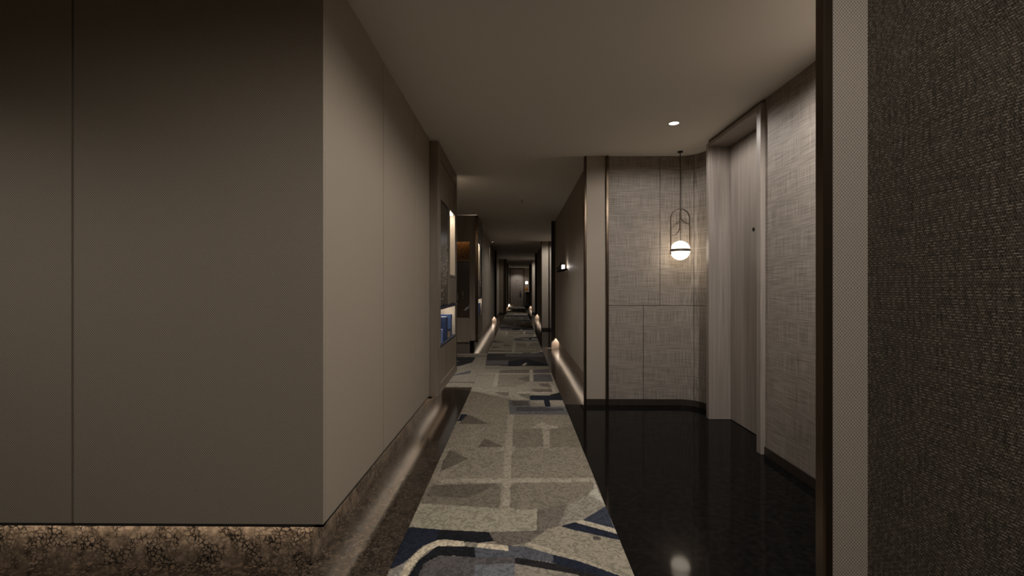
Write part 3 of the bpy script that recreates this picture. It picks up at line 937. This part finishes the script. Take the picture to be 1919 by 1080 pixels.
# ------------------------------------------------------------------ display cabinets
def display_cabinet(y0, y1, mirror, label, side_case):
    """built into the corridor wall, front at x = XF, floating at PB above the floor"""
    XF, XB = -0.722, -1.20
    t = empty('display_cabinet', (XF, y0, 0))
    tag(t, label, 'cabinet', 'display cabinets along the corridor')
    L = y1 - y0

    def fy(f):                              # fraction along the front, mirrored for the second cabinet
        return y0 + (1 - f) * L if mirror else y0 + f * L

    def bx(name, mat, x0, x1, f0, f1, z0, z1, bev=0.0015, par=None):
        o = box(name, mat, None, x0, x1, fy(f0), fy(f1), z0, z1, bev=bev)
        return adopt(t, o) if par is None else adopt_part(par, o)

    def adopt_part(par, o):
        o.parent = par                      # the part itself sits at the world origin
        return o
    W, DW = M['cab_wood'], M['dark_wood']
    f1, f2, f3, f4 = 0.11, 0.535, 0.575, 0.895
    # carcass
    bx('base_panel', W, XB, XF, 0, 1, PB, PB + 0.03)
    bx('back_panel', W, XB, XB + 0.02, 0, 1, PB + 0.03, CEIL - 0.02)
    if side_case:
        box_n = box('end_panel', W, None, XB, XF - 0.05, y1 - 0.03, y1, PB + 0.03, CEIL - 0.02); adopt(t, box_n)
    else:
        adopt(t, box('end_panel', W, None, XB, XF, y0, y0 + 0.03, PB + 0.03, CEIL - 0.012, bev=0.002))
        adopt(t, box('end_panel', W, None, XB, XF - 0.03, y1 - 0.03, y1, PB + 0.03, CEIL - 0.012))
        adopt(t, box('edge_trim', M['bronze'], None, XF - 0.03, XF + 0.002, y1 - 0.028, y1 + 0.002, PB, CEIL - 0.012, bev=0.003))
    # frame of the front
    zt, zu, zn1, zn0, zl = CEIL - 0.012, 2.075, 1.03, 0.64, PB + 0.03
    bx('stile', W, XF - 0.03, XF, 0.022, f1, zl, zt)
    bx('stile', W, XF - 0.03, XF, f4, 0.978, zl, zt)
    bx('stile', W, XF - 0.03, XF, f2, f3, zn1, zu)
    bx('top_rail', W, XF - 0.03, XF, f1, f4, 2.42, zt)
    bx('middle_rail', W, XF - 0.03, XF, f1, f4, 2.05, zu)
    bx('upper_panel', W, XF - 0.03, XF - 0.008, f1 + 0.004, f4 - 0.004, zu + 0.004, 2.416)
    # tall smoked door with a scatter of metal dots
    d = bx('glass_door', M['smoked'], XF - 0.03, XF - 0.012, f1 + 0.004, f2 - 0.004, zn1 + 0.004, 2.046)
    rng = np.random.default_rng(3)
    dots = MB()
    ya, yb_ = sorted((fy(f1 + 0.02), fy(f2 - 0.02)))
    for _ in range(120):
        yy = ya + (yb_ - ya) * rng.random()
        zz = float(np.clip(1.42 + rng.normal() * 0.14, 1.1, 1.75))
        r = 0.002 + 0.0035 * rng.random() ** 2
        dots.box(XF - 0.0125, XF - 0.009, yy - r, yy + r, zz - r, zz + r)
    o = dots.build('metal_dots', M['niche'], recalc=False); adopt_part(d, o); o['kind'] = 'stuff'
    # lit column niche with a small door under it
    bx('niche_back', M['niche'], XF - 0.16, XF - 0.15, f3, f4, 1.35, 2.05)
    bx('niche_side', M['niche'], XF - 0.15, XF - 0.002, f3, f3 + 0.01, 1.352, 2.05)
    bx('niche_side', M['niche'], XF - 0.15, XF - 0.002, f4 - 0.01, f4, 1.352, 2.05)
    bx('niche_shelf', W, XF - 0.15, XF, f3, f4, 1.33, 1.352)
    bx('light_strip', M['cab_led'], XF - 0.10, XF - 0.02, f3 + 0.05, f4 - 0.05, 2.04, 2.05, 0)
    bx('small_door', W, XF - 0.03, XF - 0.006, f3 + 0.006, f4 - 0.006, zn1 + 0.004, 1.326, 0.003)
    # navy niche
    bx('niche_head', M['navy'], XF - 0.34, XF + 0.004, f1 - 0.01, f4 + 0.01, 1.0, zn1)
    bx('niche_floor', M['navy'], XF - 0.34, XF + 0.004, f1 - 0.01, f4 + 0.01, zn0, zn0 + 0.028)
    bx('niche_back', M['niche'], XF - 0.34, XF - 0.33, f1 - 0.01, f4 + 0.01, zn0 + 0.028, 1.0)
    bx('niche_side', M['niche'] if mirror else M['navy'], XF - 0.33, XF - 0.002, f1, f1 + 0.012, zn0 + 0.028, 1.0)
    bx('niche_side', M['navy'] if mirror else M['niche'], XF - 0.33, XF - 0.002, f4 - 0.012, f4, zn0 + 0.028, 1.0)
    bx('light_strip', M['cab_led'], XF - 0.10, XF - 0.08, f1 + 0.05, f4 - 0.04, 0.99, 1.0, 0)
    # lower front with an inlaid line
    lp = bx('lower_panel', W, XF - 0.03, XF - 0.004, f1 + 0.002, f4 - 0.002, zl, zn0 - 0.004)
    bx('inlay', M['niche'], XF - 0.006, XF - 0.002, f1 + 0.02, f4 - 0.02, 0.30, 0.306, 0, par=lp)
    return t, fy, adopt_part


cabA, fyA, _ = display_cabinet(4.34, 5.68, False, 'floor-to-ceiling display cabinet beside the wide fabric corner wall', False)
cabB, fyB, adopt_part = display_cabinet(8.74, 9.87, True, 'display cabinet with a gold-lit showcase on its end', True)

# showcase end of the second cabinet, turned towards the side lobby
YS = 8.74
def endpart(name, mat, *a, **k):
    return adopt(cabB, box(name, mat, None, *a, **k))


endpart('showcase_stile', M['cab_wood'], -0.875, -0.771, YS, YS + 0.03, PB, CEIL - 0.02, bev=0.002)
endpart('edge_trim', M['bronze'], -0.771, -0.718, YS, YS + 0.03, PB, CEIL - 0.02, bev=0.003)
endpart('showcase_stile', M['cab_wood'], -2.1, -1.72, YS, YS + 0.03, PB, CEIL - 0.02, bev=0.002)
endpart('showcase_top', M['cab_wood'], -1.72, -0.875, YS + 0.002, YS + 0.03, 2.062, CEIL - 0.02, bev=0.002)
endpart('showcase_bottom', M['cab_wood'], -1.72, -0.875, YS + 0.002, YS + 0.03, PB, 0.66, bev=0.002)
endpart('base_panel', M['cab_wood'], -2.1, -0.73, YS + 0.03, YS + 0.06, PB, PB + 0.03)
endpart('showcase_back', M['board'], -2.1, -0.86, YS + 0.20, YS + 0.22, PB, CEIL - 0.02)
endpart('gold_backing', M['gold'], -1.72, -0.875, YS + 0.15, YS + 0.20, 1.73, 2.09)
endpart('shelf', M['bronze'], -1.72, -0.875, YS + 0.004, YS + 0.15, 1.70, 1.73, bev=0.002)
endpart('light_strip', M['gold_led'], -1.70, -0.90, YS + 0.05, YS + 0.06, 2.078, 2.088)
endpart('mosaic_panel', M['mosaic'], -1.72, -0.875, YS + 0.03, YS + 0.06, 0.66, 1.70)
# small white blossom spray laid into the mosaic
fl = MB()
rng = np.random.default_rng(5)
for cx, cz, n, sx, sz in ((-0.925, 0.835, 60, 0.035, 0.028), (-1.10, 1.02, 14, 0.008, 0.06), (-1.0, 1.08, 12, 0.003, 0.05), (-1.35, 0.98, 60, 0.08, 0.05), (-1.55, 1.2, 40, 0.05, 0.05)):
    for _ in range(n):
        x, z = cx + rng.normal() * sx, cz + rng.normal() * sz
        if cx > -0.95: z = cz + (x - cx) * 0.7 + rng.normal() * 0.012
        x = min(max(x, -1.70), -0.885)
        r = 0.0015 + 0.0025 * rng.random()
        fl.lathe([(0, 0.0), (r, 0.0)], 0, 0, 0, 3) if False else fl.box(x - r, x + r, YS + 0.024, YS + 0.031, z - r, z + r)
o = fl.build('blossom_inlay', M['white'], recalc=False); adopt(cabB, o); o['kind'] = 'stuff'
endpart('plinth', M['board'], -2.1, -0.875, YS + 0.05, YS + 0.07, 0, PB)
for o_ in (box('plinth', M['granite_skirt'], None, -1.2, -0.895, 4.345, 5.64, 0, PB), box('light_channel', M['black_joint'], None, -0.804, -0.79, 4.38, 5.6, PB - 0.026, PB - 0.020), box('light_channel', M['black_joint'], None, -0.835, -0.79, 4.375, 4.38, PB - 0.026, PB), box('light_channel', M['black_joint'], None, -0.794, -0.79, 4.38, 5.6, PB - 0.020, PB), box('light_strip', M['led'], None, -0.802, -0.794, 4.40, 5.58, PB - 0.016, PB)):  # channel pieces added to shield the strip from the polished floor
    adopt(cabA, o_)


# gift boxes standing at the front of the two navy niches
def card_box(yc, x0, x1, w, h, mat, name, label, lid=None):
    z0 = 0.668
    t = empty(name, ((x0 + x1) / 2, yc, z0)); tag(t, label, 'box', 'boxes in the navy niches')
    lidh = min(0.05, h * 0.3)
    adopt(t, box('body', M[mat], None, x0, x1, yc - w / 2, yc + w / 2, z0, z0 + h - lidh, bev=0.002))
    adopt(t, box('lid', M[lid or mat], None, x0 - 0.002, x1 + 0.002, yc - w / 2 - 0.002, yc + w / 2 + 0.002, z0 + h - lidh, z0 + h, bev=0.002))


for y0, L, who in ((4.34, 1.34, 'the cabinet by the fabric corner'), (8.74, 1.13, 'the cabinet with the gold showcase')):
    card_box(y0 + 0.76 * L, -0.875, -0.742, 0.09, 0.24, 'blue_box', 'gift_box', 'wide bright blue box in the niche of ' + who)
    card_box(y0 + 0.47 * L, -0.795, -0.735, 0.10, 0.235, 'blue_dark', 'gift_box', 'tall deep blue box in the niche of ' + who)
    card_box(y0 + 0.62 * L, -0.772, -0.732, 0.08, 0.10, 'kraft', 'card_box', 'small brown box with blue lid in the niche of ' + who, 'blue_dark')
    card_box(y0 + 0.21 * L, -0.764, -0.728, 0.06, 0.135, 'blue_pale', 'card_box', 'little pale blue box at the niche edge of ' + who)

# ------------------------------------------------------------------ pendant lamps
def pendant(x, y, label, group='globe pendants', glass='globe'):
    t = empty('pendant_lamp', (x, y, CEIL))
    tag(t, label, 'lamp', group)
    R, zc = 0.094, 1.579 - CEIL
    arm, top = 0.0935, 1.993 - CEIL
    MB().lathe([(0, 0.002), (0.026, 0.002), (0.026, -0.012), (0.006, -0.018), (0, -0.018)], n=24).build('ceiling_rose', M['black_metal'], t)
    MB().tube([(0, 0, -0.01), (0, 0, zc + R - 0.004)], 0.0035, 8).build('rod', M['black_metal'], t)
    arch = [(-arm, zc - 0.04)] + [(arm * math.cos(math.radians(a)), top - arm + arm * math.sin(math.radians(a))) for a in range(180, -1, -10)] + [(arm, zc - 0.035)]
    MB().strip_xz(arch, 0.007, 0.022, 0).build('arch_frame', M['frame_metal'], t)
    q1 = [(0.003, top), (0.003, top - 0.05)] + [(arm - (arm - 0.003) * math.cos(math.radians(a)), top - 0.06 - 0.092 * math.sin(math.radians(a))) for a in range(0, 91, 10)]
    q2 = [(-0.003, top - 0.03), (-0.003, top - 0.165)] + [(-arm + (arm - 0.003) * math.cos(math.radians(a)), top - 0.17 - 0.10 * math.sin(math.radians(a))) for a in range(0, 91, 10)]
    for q in (q1, q2):
        MB().strip_xz(q, 0.005, 0.020, 0).build('curl', M['frame_metal'], t)
    prof = [(R * math.sin(math.radians(a)), R * math.cos(math.radians(a))) for a in range(0, 181, 6)]
    MB().lathe(prof, cz=zc, n=40).build('globe', M[glass], t)
    MB().lathe([(R + 0.0005, 0.014), (R + 0.003, 0.014), (R + 0.003, -0.013), (R + 0.0005, -0.013), (R + 0.0005, 0.014)], cz=zc, n=48, smooth=False).build('band', M['frame_metal'], t)
    return t


pendant(1.624, 4.745, 'globe pendant in a bronze arch hanging by the curved linen wall')
pendant(0.62, 30.9, 'globe pendant hanging beside the end door above the console')

# console and vase by the end door
t = empty('console_table', (0.95, 31.1, 0)); tag(t, 'narrow console with white marble top beside the end door', 'table')
adopt(t, box('table_top', M['marble'], None, 0.50, 1.45, 30.92, 31.38, 0.97, 1.0, bev=0.004))
adopt(t, box('apron', M['dark_wood'], None, 0.56, 1.42, 30.98, 31.36, 0.86, 0.97, bev=0.003))
for x in (0.58, 1.37):
    for y in (31.0, 31.32):
        adopt(t, box('leg', M['dark_wood'], None, x - 0.02, x + 0.02, y - 0.02, y + 0.02, 0, 0.86, bev=0.003))
t = empty('vase', (0.60, 31.17, 1.0)); tag(t, 'amber glass vase standing on the marble console', 'vase')
MB().lathe([(0, 0), (0.05, 0), (0.085, 0.08), (0.09, 0.17), (0.05, 0.27), (0.035, 0.31), (0.045, 0.345), (0.04, 0.345), (0.03, 0.31), (0, 0.29)], n=28).build('body', M['amber'], t)

# ------------------------------------------------------------------ wall sconce on the panelled wall
SY, SZ = 7.27, 1.46
t = empty('wall_sconce', (XR, SY, SZ)); tag(t, 'black sculptural sconce with a glowing glass block on the panelled wall', 'lamp')
adopt(t, box('back_plate', M['black_metal'], None, XR - 0.012, XR + 0.001, SY - 0.024, SY + 0.024, SZ + 0.018, SZ + 0.044, bev=0.004))
hull = MB()                                  # boat shaped tray reaching out from the wall
sec = []
for i, (f, w, zl_, zh) in enumerate(((0.0, 0.028, 0.020, 0.046), (0.25, 0.055, 0.008, 0.044), (0.55, 0.07, -0.006, 0.040), (0.8, 0.055, -0.012, 0.026), (1.0, 0.012, -0.010, 0.0))):
    x = XR - 0.004 - 0.165 * f
    sec.append([(x, SY - w, SZ + zh), (x, SY - w * 0.6, SZ + zl_), (x, SY + w * 0.6, SZ + zl_), (x, SY + w, SZ + zh), (x, SY, SZ + zh - 0.008)])
v = [p for s in sec for p in s]
f = [(i * 5 + k, i * 5 + (k + 1) % 5, (i + 1) * 5 + (k + 1) % 5, (i + 1) * 5 + k) for i in range(4) for k in range(5)] + [(4, 3, 2, 1, 0), (20, 21, 22, 23, 24)]
adopt(t, hull.add(v, f).build('tray', M['black_metal']))
fin = [(-0.155, 0.045), (-0.13, 0.062), (-0.112, 0.075), (-0.098, 0.098), (-0.088, 0.142), (-0.075, 0.148), (-0.070, 0.10), (-0.072, 0.05), (-0.10, 0.036), (-0.14, 0.030)]
adopt(t, MB().prism([(XR + x - 0.02, SZ + z) for x, z in fin], 'y', SY - 0.018, SY + 0.018).build('fin', M['black_metal']))
adopt(t, box('glass_block', M['sconce_glass'], None, XR - 0.084, XR - 0.044, SY - 0.03, SY + 0.03, SZ + 0.036, SZ + 0.10, bev=0.003))


# ------------------------------------------------------------------ sprinklers on the ceiling
def sprinkler(x, y, label):
    t = empty('sprinkler', (x, y, CEIL)); tag(t, label, 'sprinkler', 'ceiling sprinklers')
    MB().lathe([(0, 0.002), (0.036, 0.002), (0.034, -0.006), (0.014, -0.014), (0, -0.014)], n=24).build('escutcheon', M['ceiling'], t)
    MB().tube([(0, 0, -0.01), (0, 0, -0.032)], 0.007, 10).build('body', M['frame_metal'], t)
    for s in (-1, 1):
        MB().tube([(0.006 * s, 0, -0.03), (0.014 * s, 0, -0.042), (0.004 * s, 0, -0.056)], 0.002, 6).build('yoke_arm', M['frame_metal'], t)
    MB().lathe([(0, -0.056), (0.016, -0.056), (0.016, -0.059), (0, -0.059)], n=16).build('deflector', M['frame_metal'], t)


sprinkler(0.073, 7.24, 'bronze sprinkler on the ceiling before the second alcove')
sprinkler(0.03, 13.2, 'bronze sprinkler on the ceiling at the second alcove pier')
sprinkler(0.04, 19.0, 'bronze sprinkler on the ceiling by the third alcove')

# ------------------------------------------------------------------ downlights
# seen in the photograph, or given by the light they throw there
downlight(1.295, 3.934, P_ALCOVE * 0.6, 'small round downlight in front of the globe pendant', 86, 0.3)
for i, w in ((1, 'second'), (2, 'third')):
    downlight(1.295, 3.934 + 8.84 * i, P_ALCOVE * 1.6, 'small round downlight in the %s door alcove' % w, 86, 0.3)
downlight(-1.0, 5.9, P_CORR * 1.2, 'small round downlight in the side lobby by the first cabinet', 72, 0.6)
downlight(-0.72, 13.9, P_CORR * 0.12, 'small round downlight washing the long fabric wall', 30, 0.5, r=0.02)
downlight(0.0, 30.8, P_CORR * 0.5, 'small round downlight in front of the end door', 60, 0.5)
# ceiling lamps of the lobby and of the alcove's near half, above and behind the picture
downlight(1.295, 2.1, P_ALCOVE * 2.6, 'small round downlight in the first alcove above the bronze post', 86, 0.3, off='alcove')
downlight(-2.4, 0.9, P_LOBBY * 0.55, 'small round downlight over the lobby wall panels', 66, 0.8, off='lobby_wall')
downlight(-0.1, -0.4, P_LOBBY * 2, 'small round downlight over the lobby carpet', 87, 0.4, off='lobby_carpet')
